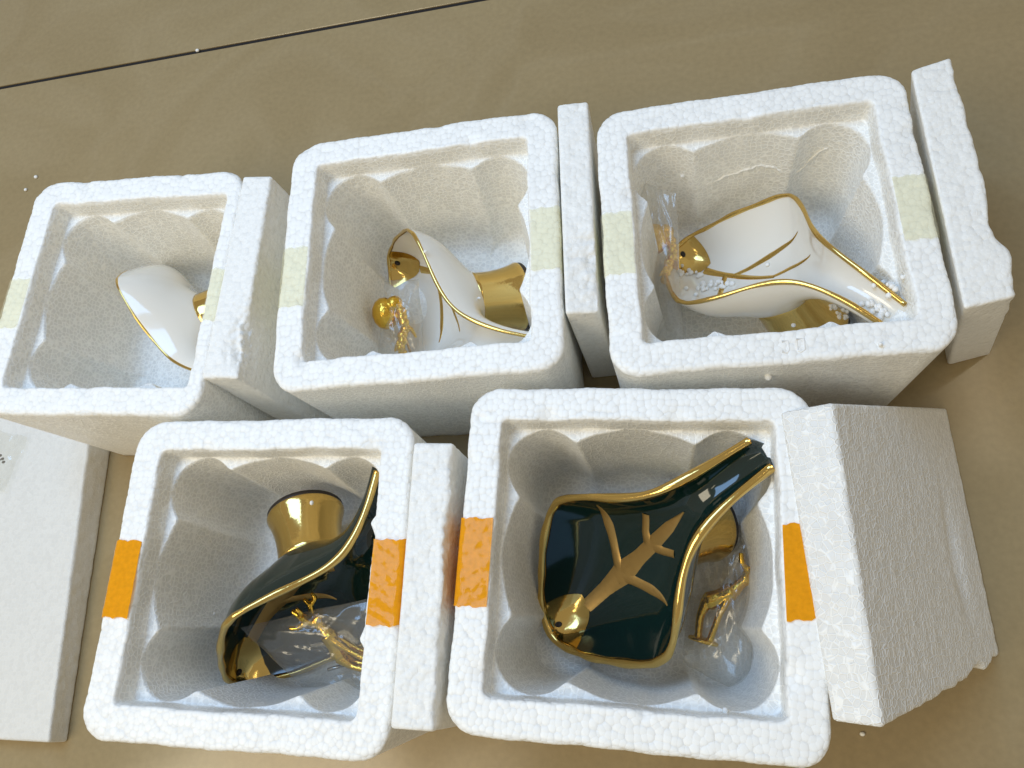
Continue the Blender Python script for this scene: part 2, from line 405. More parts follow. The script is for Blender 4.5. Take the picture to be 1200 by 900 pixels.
# ------------------------------------------------------------------ foam slabs
def lid_mesh(C8, dims, seed, rough_fn=None, step=0.16, rad=0.18):
    """C8: the 8 corners (x,y,z) ordered i + 2j + 4k; dims: nominal size in cm for meshing"""
    C8 = np.array(C8, float)
    L = np.array(dims, float); n = np.maximum(2, np.round(L / step)).astype(int) + 1
    V = []; F = []; off = 0
    for axis in range(3):
        u, v = [(1, 2), (2, 0), (0, 1)][axis]
        for s in (0, 1):
            a, b = np.meshgrid(np.linspace(0, L[u], n[u]), np.linspace(0, L[v], n[v]), indexing='ij')
            P = np.zeros((n[u] * n[v], 3)); P[:, u] = a.ravel(); P[:, v] = b.ravel(); P[:, axis] = s * L[axis]
            V.append(P); F.append(grid_faces(n[u], n[v], off=off, flip=(s == 0))); off += len(P)
    P = np.concatenate(V); F = np.concatenate(F)
    # merge coincident seams
    key = np.round(P * 1000).astype(np.int64)
    _, idx, invx = np.unique(key, axis=0, return_index=True, return_inverse=True)
    P = P[idx]; F = invx.reshape(-1)[F]
    q = np.clip(P, rad, L - rad); d = P - q; m = np.linalg.norm(d, axis=1, keepdims=True)
    P = np.where(m > 1e-9, q + rad * d / np.maximum(m, 1e-9), P)
    if rough_fn is not None: P = rough_fn(P, L, seed)
    t = P / L
    W = np.zeros_like(P)
    for k in range(8):
        wgt = np.ones(len(P))
        for ax in range(3): wgt = wgt * (t[:, ax] if (k >> ax) & 1 else 1 - t[:, ax])
        W += wgt[:, None] * C8[k]
    return W, F

def fnoise(P, scale, seed, octv=3):
    return np.array([noise.fractal(Vector(p) * scale + Vector((seed * 7.3, seed * 3.1, 1.7)), 0.8, 2.0, octv) for p in P])

def lid(label, C8, dims, seed, rough_fn=None, mat=FOAM_CUT, group='foam slabs stood beside the boxes'):
    W, F = lid_mesh(C8, dims, seed, rough_fn)
    base = np.array([W[:, 0].mean(), W[:, 1].mean(), W[:, 2].min()])
    o = link('foam_block', mesh_from('foam_block', W - base, F), mat, loc=base + np.array([0, 0, ZF]))
    tag(o, label, 'foam block', group)
    return o

def hexa(top, bot):
    """top / bot: four (x,y,z) as  x-y-, x+y-, x-y+, x+y+ ;  k-axis runs bottom to top"""
    return list(bot) + list(top)

def rough_a(P, L, s):          # broken strip along the top edge towards the front
    n1 = fnoise(P, 0.9, s); P = P.copy()
    top = np.clip((P[:, 2] - (L[2] - 1.2)) / 1.2, 0, 1)
    P[:, 2] -= top * 0.10 * np.abs(n1)
    front = np.clip((5.2 - P[:, 1]) / 0.5, 0, 1) * np.clip((P[:, 0] / L[0] - 0.05), 0, 1)
    n2 = fnoise(P, 1.6, s + 5)
    P[:, 2] -= top * front * (0.30 + 0.28 * n2)
    P[:, 0] -= np.clip(P[:, 0] / L[0] - 0.6, 0, 1) * (0.25 * np.abs(n2)) * np.clip((6 - P[:, 1]) / 4, 0, 1)
    return P
lid('narrow foam slab standing on edge between the middle and right back boxes',
    hexa([(-5.22, 18.0, .18), (-3.35, 18.1, .1), (-5.52, 32.6, .2), (-3.55, 32.6, .15)],
         [(-5.05, 18.6, -13), (-3.05, 18.7, -13), (-5.45, 33.2, -13), (-3.45, 33.2, -13)]), (2.0, 14.7, 13.3), 1, rough_a)

def rough_b(P, L, s):          # ragged outer edge with a snapped front corner
    n1 = fnoise(P, 0.55, s); n2 = fnoise(P, 1.8, s + 3); P = P.copy()
    out = np.clip(P[:, 0] / L[0] - 0.25, 0, 1)
    P[:, 0] += out * (0.20 * n1 + 0.03 * n2) * np.clip((P[:, 2] - 8) / 3, 0, 1)
    yy = P[:, 1]
    P[:, 0] += out * np.clip((P[:, 2] - 9) / 3, 0, 1) * (0.45 * np.exp(-((yy - 2.2) / 1.0) ** 2) - 0.35 * np.exp(-((yy - 4.3) / 1.2) ** 2))
    P[:, 2] += np.clip((P[:, 2] - L[2] + .5) / .5, 0, 1) * 0.05 * n2
    return P
lid('ragged foam slab leaning on the outer side of the right back box',
    hexa([(15.45, 16.5, .25), (17.9, 17.0, .2), (15.15, 31.6, .35), (17.35, 32.2, .3)],
         [(18.9, 18.0, -13), (21.6, 18.6, -13), (18.6, 32.6, -13), (21.2, 33.2, -13)]), (2.4, 15.2, 13.8), 2, rough_b)

def rough_c(P, L, s):
    n1 = fnoise(P, 0.7, s); n2 = fnoise(P, 1.7, s + 3); P = P.copy()
    out = np.clip(P[:, 0] / L[0] - 0.5, 0, 1); top = np.clip((P[:, 2] - (L[2] - 2.5)) / 2.5, 0, 1)
    P[:, 0] += out * 0.35 * n1 * top + out * 0.2 * n2 * top
    P[:, 2] += np.clip((P[:, 2] - L[2] + .5) / .5, 0, 1) * 0.05 * n2
    return P
lid('foam slab standing on edge between the two orange taped boxes',
    hexa([(-14.35, -4.0, .55), (-12.15, -4.1, .5), (-13.85, 10.7, .6), (-11.65, 10.6, .45)],
         [(-14.2, -4.6, -13), (-11.95, -4.6, -13), (-13.75, 10.6, -13), (-11.5, 10.5, -13)]), (2.3, 15.0, 13.5), 3, rough_c)

def rough_d(P, L, s):
    n1 = fnoise(P, 0.5, s); n2 = fnoise(P, 1.5, s + 3); P = P.copy()
    # chipped lower front edge and a dent on the outer face
    low = np.clip(1 - P[:, 2] / L[2], 0, 1)
    fr = np.clip((3.0 - P[:, 1]) / 3.0, 0, 1)
    P[:, 1] += fr * low * (0.35 + 0.5 * n1 + 0.03 * n2)
    dent = np.exp(-(((P[:, 1] - 6.5) / 2.6) ** 2 + ((P[:, 2] - 3.6) / 0.75) ** 2)) * (P[:, 0] > L[0] * 0.6)
    P[:, 0] -= 0.42 * dent + (P[:, 0] > L[0] * .6) * 0.03 * n2
    P[:, 2] += np.clip((P[:, 2] - L[2] + .5) / .5, 0, 1) * 0.05 * n2
    return P
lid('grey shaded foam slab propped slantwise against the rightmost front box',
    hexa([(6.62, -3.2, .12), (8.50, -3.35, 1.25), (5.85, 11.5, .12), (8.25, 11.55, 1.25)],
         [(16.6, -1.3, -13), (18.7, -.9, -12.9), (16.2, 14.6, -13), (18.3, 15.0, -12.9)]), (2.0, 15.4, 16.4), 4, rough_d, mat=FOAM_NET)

def rough_e(P, L, s):
    n1 = fnoise(P, 0.9, s); n2 = fnoise(P, 2.0, s + 3); P = P.copy()
    out = np.clip(P[:, 0] / L[0] - 0.45, 0, 1); top = np.clip((P[:, 2] - (L[2] - 2.0)) / 2.0, 0, 1)
    chip = np.exp(-((P[:, 1] - 2.6) / 2.0) ** 2)
    P[:, 2] -= top * out * chip * (0.9 + 0.8 * n2)
    P[:, 0] -= top * out * (0.35 * np.abs(n1) + 0.5 * chip)
    return P
lid('chipped foam slab standing tight against the leftmost box',
    hexa([(-28.15, 15.6, .06), (-25.7, 15.5, .0), (-27.25, 30.2, .06), (-25.1, 30.0, .0)],
         [(-27.7, 15.4, -13), (-25.1, 15.3, -13), (-26.9, 30.2, -13), (-24.5, 30.0, -13)]), (2.3, 14.8, 13.3), 5, rough_e)

def rough_f(P, L, s):
    n2 = fnoise(P, 1.3, s); P = P.copy()
    P[:, 0] += np.clip(P[:, 0] / L[0] - .9, 0, .1) * 10 * 0.05 * n2
    return P
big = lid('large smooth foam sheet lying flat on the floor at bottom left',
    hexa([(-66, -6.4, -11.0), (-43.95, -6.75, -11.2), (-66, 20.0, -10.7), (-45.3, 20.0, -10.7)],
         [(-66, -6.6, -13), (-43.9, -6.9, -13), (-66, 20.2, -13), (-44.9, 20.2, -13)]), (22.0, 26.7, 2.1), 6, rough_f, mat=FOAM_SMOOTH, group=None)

# ------------------------------------------------------------------ leaf dishes
XK = [-6.55, -6.48, -6.25, -5.75, -5.0, -4.0, -3.0, -2.0, -1.1, -.4, .4, 1.1, 1.8, 2.6, 3.4, 4.2, 5.1, 6.0, 7.0, 8.2, 9.47]
WK = [0.02, .48, .95, 1.55, 2.2, 2.95, 3.6, 4.18, 4.62, 4.88, 4.95, 4.72, 4.3, 3.7, 3.02, 2.38, 1.8, 1.4, 1.12, .92, .8]
ZR = [1.74, 1.74, 1.74, 1.74, 1.73, 1.7, 1.67, 1.62, 1.58, 1.54, 1.47, 1.38, 1.26, 1.08, .87, .63, .32, -.1, -.85, -2.1, -3.86]
ZC = [1.68, 1.3, .85, .2, -.35, -.85, -1.2, -1.42, -1.53, -1.6, -1.65, -1.68, -1.68, -1.66, -1.64, -1.62, -1.6, -1.7, -2.15, -3.15, -4.95]
def interp(x, Kk):
    X = np.array(XK); Kk = np.array(Kk); d = np.diff(Kk) / np.diff(X); m = np.zeros(len(X))
    m[1:-1] = np.where(d[:-1] * d[1:] > 0, 2 * d[:-1] * d[1:] / (d[:-1] + d[1:] + 1e-12), 0); m[0] = d[0]; m[-1] = d[-1]
    x = np.asarray(x, float)
    i = np.clip(np.searchsorted(X, x) - 1, 0, len(X) - 2); h = X[i + 1] - X[i]; t = np.clip((x - X[i]) / h, 0, 1)
    return Kk[i] * (1 + 2 * t) * (1 - t) ** 2 + m[i] * h * t * (1 - t) ** 2 + Kk[i + 1] * t * t * (3 - 2 * t) + m[i + 1] * h * t * t * (t - 1)
def surf(x, y):
    x = np.asarray(x, float); w = interp(x, WK); t = np.clip(np.abs(y) / w, 0, 1)
    e = np.where(x < 4, 3.2, 3.2 - 0.4 * np.clip((x - 4) / 3, 0, 1))
    return interp(x, ZC) + (interp(x, ZR) - interp(x, ZC)) * t ** e
FX, FZ = 1.633, -6.2        # foot centre: the origin of the dish object

def rel(V): return np.asarray(V, float) - np.array([FX, 0, FZ])

def bowl_mesh():
    nx, ntt = 90, 61
    s = np.linspace(0, 1, nx); xs = -6.55 + (9.47 + 6.55) * (0.25 * s ** 3 + 0.75 * s ** 1.55)
    ph = np.linspace(-1, 1, ntt); ts = np.sign(ph) * (1 - (1 - np.abs(ph)) ** 1.5)
    X, T = np.meshgrid(xs, ts, indexing='ij')
    Y = T * interp(X, WK); Z = surf(X, Y)
    inner = np.stack([X, Y, Z], -1)
    du = np.gradient(inner, axis=0); dv = np.gradient(inner, axis=1)
    nrm = np.cross(du, dv); nrm /= np.linalg.norm(nrm, axis=-1, keepdims=True) + 1e-9
    nrm = np.where(nrm[..., 2:3] < 0, -nrm, nrm)
    thick = (0.40 - 0.24 * np.abs(T) ** 8)[..., None]
    outer = inner - nrm * thick
    # thicken towards the foot so the body runs down into it
    r = np.hypot(outer[..., 0] - FX, outer[..., 1])
    outer[..., 2] -= 1.0 * np.exp(-(r / 2.55) ** 4)
    outer[..., 0] = np.minimum(outer[..., 0], 9.47)
    V = np.vstack([inner.reshape(-1, 3), outer.reshape(-1, 3)])
    no = nx * ntt
    F = grid_faces(nx, ntt).tolist() + grid_faces(nx, ntt, off=no, flip=True).tolist()
    b = [i * ntt for i in range(nx)] + [(nx - 1) * ntt + j for j in range(1, ntt)] + [i * ntt + ntt - 1 for i in range(nx - 2, -1, -1)] + list(range(ntt - 2, 0, -1))
    for a, c in zip(b, b[1:] + b[:1]): F.append((c, a, a + no, c + no))
    bm = bmesh.new(); me = mesh_from('bowl', rel(V), F)
    bm.from_mesh(me); bmesh.ops.recalc_face_normals(bm, faces=bm.faces); bm.to_mesh(me); bm.free()
    return me

def tube(path, rad, seg=10, closed_ends=True, flat=1.0):
    P = np.asarray(path, float); n = len(P); rad = np.broadcast_to(np.asarray(rad, float), (n,))
    T = np.gradient(P, axis=0); T /= np.linalg.norm(T, axis=1, keepdims=True) + 1e-9
    up = np.array([0, 0, 1.0]) if abs(T[0, 2]) < .9 else np.array([1.0, 0, 0])
    V = []; a = np.linspace(0, 2 * np.pi, seg, endpoint=False)
    N_ = np.cross(T[0], up); N_ /= np.linalg.norm(N_)
    for i in range(n):
        N_ = N_ - T[i] * (N_ @ T[i]); N_ /= np.linalg.norm(N_) + 1e-9
        B = np.cross(T[i], N_)
        V.append(P[i] + rad[i] * (np.cos(a)[:, None] * N_ + flat * np.sin(a)[:, None] * B))
    V = np.concatenate(V); F = grid_faces(n, seg, True, flip=True).tolist()
    if closed_ends: F += [tuple(range(seg)), tuple((n - 1) * seg + k for k in range(seg))[::-1]]
    return V, F

def rim_mesh(rad, seed):
    s = np.linspace(0, 1, 130); xs = 9.47 - (9.47 + 6.55) * (1 - (1 - s) ** 1.6)
    A = np.stack([xs, interp(xs, WK), interp(xs, ZR)], 1)
    B = A[::-1][1:] * np.array([1, -1, 1])
    P = np.vstack([A, B])
    P[:, 2] += 0.03 + 0.035 * np.sin(np.arange(len(P)) * 0.21 + seed)
    # move half a wall outwards
    out = P.copy(); out[:, 2] = 0; c = np.array([-0.5, 0, 0]); d = out - c
    w = np.clip((5 - P[:, 0]) / 4, 0, 1)[:, None]
    d = np.where(w > 0, d / (np.linalg.norm(d, axis=1, keepdims=True) + 1e-9), 0) * w + (1 - w) * np.stack([0 * P[:, 0], np.sign(P[:, 1]), 0 * P[:, 0]], 1)
    P = P + d * 0.075
    r = rad * (1 + 0.12 * np.sin(np.arange(len(P)) * 0.33 + seed * 2) + 0.08 * np.sin(np.arange(len(P)) * 0.11))
    V, F = tube(P, r, 12)
    return mesh_from('gold_rim', rel(V), F)

def lathe(profile, cx=FX, seg=56):
    a = np.linspace(0, 2 * np.pi, seg, endpoint=False)
    V = np.concatenate([np.stack([cx + r * np.cos(a), r * np.sin(a), np.full(seg, z)], 1) for r, z in profile])
    F = grid_faces(len(profile), seg, True).tolist()
    F += [tuple(range(seg)), tuple((len(profile) - 1) * seg + k for k in range(seg))[::-1]]
    me = mesh_from('lathe', rel(V), F)
    bm = bmesh.new(); bm.from_mesh(me); bmesh.ops.recalc_face_normals(bm, faces=bm.faces); bm.to_mesh(me); bm.free()
    return me

def ribbon(path, half, fat=1.0, lift=0.055):
    """painted, slightly raised stroke lying on the inside of the dish"""
    P = np.array(path, float)
    t = np.r_[0, np.cumsum(np.hypot(*np.diff(P, axis=0).T))]; u = np.linspace(0, t[-1], 26)
    # smooth (quadratic) resample
    Q = np.stack([np.interp(u, t, P[:, 0]), np.interp(u, t, P[:, 1])], 1)
    for _ in range(6): Q[1:-1] = (Q[:-2] + 2 * Q[1:-1] + Q[2:]) / 4
    h = fat * np.interp(u / t[-1], np.linspace(0, 1, len(half)), half)
    d = np.gradient(Q, axis=0); d /= np.linalg.norm(d, axis=1, keepdims=True) + 1e-9
    nn = np.stack([-d[:, 1], d[:, 0]], 1)
    m = 7; V = []
    for i in range(len(Q)):
        for k in range(m):
            e = (k / (m - 1) * 2 - 1); q = Q[i] + nn[i] * h[i] * e
            V.append((q[0], q[1], float(surf(q[0], q[1])) + lift * (1 - 0.75 * e * e) - (0.02 if abs(e) == 1 else 0)))
    return np.array(V), grid_faces(len(Q), m)

VEIN_GREEN = [([(-5.0, .1), (-3.4, .2), (-1.9, .2), (-.35, .2), (1.3, .2), (3.1, .2), (4.9, .2)], (.30, .34, .52, .34, .32, .26, .03)),
              ([(-1.9, .25), (-1.5, 1.0), (-.88, 1.71), (-.3, 2.36), (.33, 2.95), (.79, 3.42), (1.2, 3.72)], (.30, .22, .19, .19, .20, .13, .02)),
              ([(1.1, .25), (1.64, .99), (2.66, 1.6)], (.26, .18, .16)),
              ([(-1.9, .15), (-1.23, -.81), (-.58, -1.68), (-.25, -2.2), (-.02, -2.6), (.1, -2.9)], (.34, .24, .22, .22, .14, .02)),
              ([(1.4, .15), (1.78, -.48), (2.38, -1.05)], (.28, .19, .17))]
VEIN_WHITE = [([(-5.0, .1), (-4.2, .25), (-2.9, .5), (-1.0, .62), (.6, .85)], (.28, .20, .20, .16, .14)),
              ([(-2.9, .55), (-1.6, 1.85), (-.3, 2.85), (.69, 3.35), (1.2, 3.6)], (.14, .17, .18, .12, .02)),
              ([(.4, .8), (1.43, 1.55), (2.4, 1.9), (3.2, 2.05)], (.12, .16, .12, .02)),
              ([(-3.5, .35), (-2.7, -1.1), (-1.84, -2.1), (-.84, -3.0), (.1, -3.7)], (.15, .17, .17, .13, .02)),
              ([(-2.4, .4), (-1.1, -1.0), (.6, -1.7), (2.0, -2.0)], (.13, .15, .12, .02))]

def corner_patch_mesh(extent, seed):
    """lustre patch covering the closed corner of the leaf"""
    nu, nv = 40, 41; V = []
    for i in range(nu):
        for j in range(nv):
            t = -1 + 2 * j / (nv - 1)
            edge = extent / 1.8 * float(np.interp(t, [-1, -.75, -.5, -.05, .35, .75, 1], [.92, .88, 1.05, 1.62, 1.78, 1.2, .78]))
            x = -6.53 + edge * (i / (nu - 1)) ** 1.25
            y = t * float(interp(x, WK)) * 0.985
            V.append((x, y, float(surf(x, y)) + 0.045))
    return mesh_from('gold_corner', rel(V), grid_faces(nu, nv))

def hole_mesh():
    x0, y0 = -6.40, 0.22; e = 0.02
    P0 = np.array([x0, y0, float(surf(x0, y0))])
    tx = np.array([e, 0, float(surf(x0 + e, y0)) - P0[2]]); tx /= np.linalg.norm(tx)
    ty = np.array([0, e, float(surf(x0, y0 + e)) - P0[2]]); ty /= np.linalg.norm(ty)
    nn = np.cross(tx, ty); nn /= np.linalg.norm(nn)
    a = np.linspace(0, 2 * np.pi, 20, endpoint=False); V = []
    for r, d in ((.21, .07), (.20, .09), (.14, .075), (.02, .07)):
        V += [P0 + nn * d + r * (np.cos(t) * tx + .85 * np.sin(t) * ty) for t in a]
    return mesh_from('drain_hole', rel(np.array(V)), grid_faces(4, 20, True).tolist() + [tuple(60 + k for k in range(20))])

BOWL = bowl_mesh()
def dish(label, R3, pos, scale, glaze, veins, rim_r, extent, seed, gold=GOLD):
    M = Matrix(R3)
    root = empty('leaf_dish', (0, 0, 0))
    p = M @ Vector((FX, 0, FZ)) * scale + Vector(pos) + Vector((0, 0, ZF))
    root.matrix_world = Matrix.Translation(p * K) @ M.to_4x4() @ Matrix.Scale(scale, 4)
    tag(root, label, 'leaf dish', 'leaf shaped ceramic dishes in the boxes')
    bowl = link('bowl', BOWL if glaze is WHITE_GLAZE else BOWL.copy(), glaze, root)
    link('gold_rim', rim_mesh(rim_r, seed), gold, root)
    foot = link('foot', lathe([(1.5, -2.15), (2.12, -2.45), (2.07, -2.75), (2.05, -3.2), (2.06, -3.8), (2.12, -4.4), (2.23, -5.0), (2.38, -5.5), (2.50, -5.8), (2.50, -5.9), (2.43, -5.93)]), gold, root)
    link('base_band', lathe([(2.40, -5.85), (2.46, -5.95), (2.46, -6.18), (2.40, -6.25), (1.7, -6.25), (1.6, -6.05)]), BAND, foot)
    for path, half in veins:
        V, F = ribbon(path, half, 1.4 if glaze is GREEN_GLAZE else 1.15)
        link('gold_vein', mesh_from('gold_vein', rel(V), F), GOLD_MATT if glaze is GREEN_GLAZE else GOLD, bowl)
    pc = link('gold_corner', corner_patch_mesh(extent, seed), gold, bowl)
    link('drain_hole', hole_mesh(), BAND, bowl)
    return root

dish('white leaf dish with gold foot, turned so only its plain outside shows',
     ((0.414, -0.0607, -0.9083), (-0.8555, 0.315, -0.411), (0.3111, 0.9471, 0.0785)), (-35.35, 22.9, -6.266), .972, WHITE_GLAZE, VEIN_WHITE, .10, 1.5, 1)
dish('white leaf dish lying on its side, gold foot pointing right, in the middle back box',
     ((.4672, .1905, -.8634), (-.7192, .6499, -.2458), (.5143, .7358, .4406)), (-15.526, 23.288, -6.83), .986, WHITE_GLAZE, VEIN_WHITE, .13, 1.6, 2)
dish('white leaf dish with open spout towards the lower right, crumbs lying in it',
     ((.5201, .6836, -.512), (-.4151, .7262, .548), (.7465, -.0725, .6615)), (5.723, 22.974, -5.692), .997, WHITE_GLAZE, VEIN_WHITE[:4], .15, 1.6, 3)
dish('dark green leaf dish on its side with gold foot pointing up, beside a clear bag',
     ((.8048, -.477, .3533), (.4489, .0995, -.888), (.3884, .8733, .2942)), (-23.065, 2.069, -6.017), 1.006, GREEN_GLAZE, VEIN_GREEN, .22, 1.8, 4)
d5 = dish('dark green leaf dish lying face up with gold branching veins and gold rim',
     ((.5441, -.5672, -.6183), (.4025, .823, -.4008), (.7362, -.0308, .6761)), (-2.862, 4.119, -5.345), 1.019, GREEN_GLAZE, VEIN_GREEN, .25, 1.8, 5)

# ------------------------------------------------------------------ gold ornaments
def blob(c, r, seg=14, rings=9):
    V = []; F = []
    for i in range(rings + 1):
        a = math.pi * i / rings
        for j in range(seg):
            b = 2 * math.pi * j / seg
            V.append((c[0] + r[0] * math.sin(a) * math.cos(b), c[1] + r[1] * math.sin(a) * math.sin(b), c[2] + r[2] * math.cos(a)))
    return np.array(V), grid_faces(rings + 1, seg, True).tolist()

def join(parts):
    VV, FF, o = [], [], 0
    for V, F in parts:
        VV.append(np.asarray(V, float)); FF += [tuple(int(i) + o for i in f) for f in F]; o += len(V)
    return np.vstack(VV), FF

def ornament_mesh():
    def limb(pts, r): 
        P = np.array(pts, float); t = np.linspace(0, 1, len(P)); u = np.linspace(0, 1, 14)
        Q = np.stack([np.interp(u, t, P[:, k]) for k in range(3)], 1)
        for _ in range(3): Q[1:-1] = (Q[:-2] + 2 * Q[1:-1] + Q[2:]) / 4
        return tube(Q, 1.75 * np.interp(u, np.linspace(0, 1, len(r)), r), 9)
    L = []
    L.append(limb([(.15, 2.55, 0), (.8, 3.0, 0), (1.5, 3.6, 0)], (.36, .30, .34)))
    L.append(blob((.15, 2.7, 0), (.42, .46, .38)))
    L.append(limb([(1.45, 3.5, 0), (1.8, 4.0, 0), (2.1, 4.5, 0)], (.3, .22, .2)))
    L.append(limb([(2.05, 4.5, 0), (2.45, 4.5, 0), (2.75, 4.35, 0)], (.24, .2, .12)))
    for s in (-1, 1):
        L.append(limb([(.1, 2.5, .15 * s), (-.15, 1.5, .25 * s), (.0, .15, .3 * s)], (.24, .14, .13)))
        L.append(limb([(1.4, 3.4, .15 * s), (1.0, 1.9, .25 * s), (.75, .15, .3 * s)], (.2, .12, .12)))
        L.append(limb([(2.05, 4.6, .08 * s), (2.2, 5.15, .45 * s), (2.75, 5.5, .75 * s), (2.95, 6.1, .8 * s)], (.13, .13, .12, .09)))
        L.append(limb([(2.2, 5.1, .42 * s), (1.75, 5.5, .75 * s), (1.6, 6.1, .85 * s)], (.12, .11, .08)))
        L.append(limb([(2.75, 5.45, .75 * s), (3.2, 5.3, 1.0 * s), (3.45, 5.7, 1.05 * s)], (.1, .1, .07)))
    a = np.linspace(0, 2 * np.pi, 28, endpoint=False)
    prof = [(.9, -.08), (1.0, 0), (1.0, .1), (.85, .2), (.4, .26)]
    V = np.concatenate([np.stack([.35 + r * np.cos(a), np.full(28, z), r * .7 * np.sin(a)], 1) for r, z in prof])
    F = grid_faces(5, 28, True).tolist() + [tuple(range(28)), tuple(4 * 28 + k for k in range(28))[::-1]]
    L.append((V, F))
    return join(L)

def bird_mesh():
    L = [blob((-.35, .3, 0), (.85, 1.05, .85)), blob((.35, .75, .3), (.55, .55, .5))]
    r = random.Random(3)
    for k in range(9):       # knobbly stem running down beside the round body
        u = k / 8
        L.append(blob((.55 + .25 * math.sin(5 * u) + r.uniform(-.1, .1), .6 - 3.0 * u, .35 + r.uniform(-.15, .15)), (.34 - .08 * u + r.uniform(0, .08), .30, .32), 10, 7))
    L.append(tube([(.6, -.6, .4), (1.1, -1.0, .5), (1.3, -1.6, .4)], (.16, .14, .08), 8))
    L.append(tube([(.6, -1.3, .4), (.1, -1.7, .5), (-.2, -2.2, .3)], (.16, .14, .08), 8))
    return join(L)

def cast(name, label, VF, origin, ax, ay, scale=1.0, cat='ornament'):
    V, F = VF
    me = mesh_from(name, V * scale, F)
    o = link(name, me, GOLD_BRIGHT)
    ax = Vector(ax).normalized(); ay = Vector(ay); ay = (ay - ax * ay.dot(ax)).normalized(); az = ax.cross(ay)
    M = Matrix((ax, ay, az)).transposed().to_4x4()
    o.matrix_world = Matrix.Translation((Vector(origin) + Vector((0, 0, ZF))) * K) @ M
    r = o.modifiers.new('remesh', 'REMESH'); r.mode = 'VOXEL'; r.voxel_size = 0.00055; r.use_smooth_shade = True
    s = o.modifiers.new('smooth', 'SMOOTH'); s.factor = 0.5; s.iterations = 4
    tag(o, label, cat, 'gold ornaments in clear bags')
    return o
cast('gold_ornament', 'gold branching ornament in a clear bag beside the face up green dish', ornament_mesh(), (1.15, .35, -9.2), (.85, -.25, .1), (.25, .95, .12), .92)
cast('gold_ornament', 'gold branching ornament in a clear bag on the tilted green dish', ornament_mesh(), (-18.9, -1.5, -8.3), (.28, .75, .5), (-.98, .22, .05), .92)
cast('gold_ornament', 'rounded gold ornament in a clear bag beside the white dish with side foot', bird_mesh(), (-19.1, 22.6, -8.2), (.9, .2, -.2), (.1, .9, .3), 1.15)
cast('gold_ornament', 'rounded gold ornament behind clear film at the left wall of the right back box', bird_mesh(), (.35, 26.2, -7.6), (.8, .1, -.5), (.05, .95, .25), 1.05)

# ------------------------------------------------------------------ clear bags
def bag(label, P4, puff, seed, wr=0.16, up=(0, 0, 1)):
    """flat pouch of thin film: corner points in order, welded along its edges"""
    P = [np.array(q, float) for q in P4]; n = 46; up = np.array(up, float); V = []
    for side in (1, -1):
        for i in range(n):
            for j in range(n):
                u, v = i / (n - 1), j / (n - 1)
                q = P[0] * (1 - u) * (1 - v) + P[1] * u * (1 - v) + P[2] * u * v + P[3] * (1 - u) * v
                e = (math.sin(math.pi * u) * math.sin(math.pi * v))
                h = puff * e ** 0.55
                c = noise.noise(Vector((u * 2.6 + seed, v * 3.1 - seed, side * 3.0)))
                rdg = 1 - abs(noise.noise(Vector((u * 5 + seed * 2, v * 4.0 + seed, side * 7.0 + 2)))) * 3
                s1 = noise.noise(Vector((u * 3.1 + v * 1.7 + seed * 3, side * 5.0, seed))); s2 = noise.noise(Vector((v * 4.2 - u * 2.3, seed * 4, side * 2.0)))
                rdg += 0.9 * (1 - min(1, abs(s1) * 6)) + 0.9 * (1 - min(1, abs(s2) * 6))
                fold = wr * (c * 1.2 + 0.55 * max(0, rdg)) * (0.25 + e ** 0.4)
                edge = 0.12 * noise.noise(Vector((u * 4 + seed * 5, v * 4, 0.3)))
                V.append(q + up * (side * h + fold + edge) + np.array([0.15 * noise.noise(Vector((v * 3, u * 3, seed))), 0.15 * noise.noise(Vector((v * 3 + 9, u * 3, seed))), 0]))
    V = np.array(V); F = grid_faces(n, n).tolist() + grid_faces(n, n, off=n * n, flip=True).tolist()
    base = V.mean(0); base[2] = V[:, 2].min()
    me = mesh_from('plastic_bag', V - base, F)
    o = link('plastic_bag', me, FILM, loc=base + np.array([0, 0, ZF]))
    return tag(o, label, 'plastic bag', 'clear plastic bags round the ornaments')
bag('crumpled clear plastic bag right of the face up green dish', [(.2, -1.0, -9.1), (3.7, -2.7, -8.3), (5.3, 6.6, -8.0), (1.2, 6.2, -9.3)], 1.0, 1)
bag('clear plastic bag with a pointed corner lying on the tilted green dish', [(-27.1, .9, -6.2), (-18.0, 2.9, -6.6), (-17.6, -3.2, -8.8), (-23.6, -2.9, -8.9)], .9, 2)
bag('clear plastic bag left of the white dish with side foot', [(-20.0, 25.8, -8.6), (-17.0, 25.3, -7.8), (-16.6, 19.4, -8.6), (-20.2, 19.6, -8.8)], 1.1, 3)
bag('clear plastic film hanging upright at the left wall of the right back box', [(-.6, 29.0, -4.0), (1.6, 27.5, -3.6), (1.5, 18.0, -7.5), (-.5, 19.0, -8.0)], .8, 4)

# ------------------------------------------------------------------ screw
V1 = tube([(0, 0, 0), (1.5, 0, 0)], (.12, .10), 10); V2 = tube([(1.5, 0, 0), (1.55, 0, 0), (1.75, 0, 0), (1.8, 0, 0)], (.12, .3, .3, .15), 16)
V, F = join([V1, V2])
o = link('screw', mesh_from('screw', V, F), STEEL, loc=(-22.2, -1.6, -8.9 + ZF)); o.rotation_euler = (0, -.1, .25)
tag(o, 'small grey screw inside the clear bag under the branching ornament', 'screw')

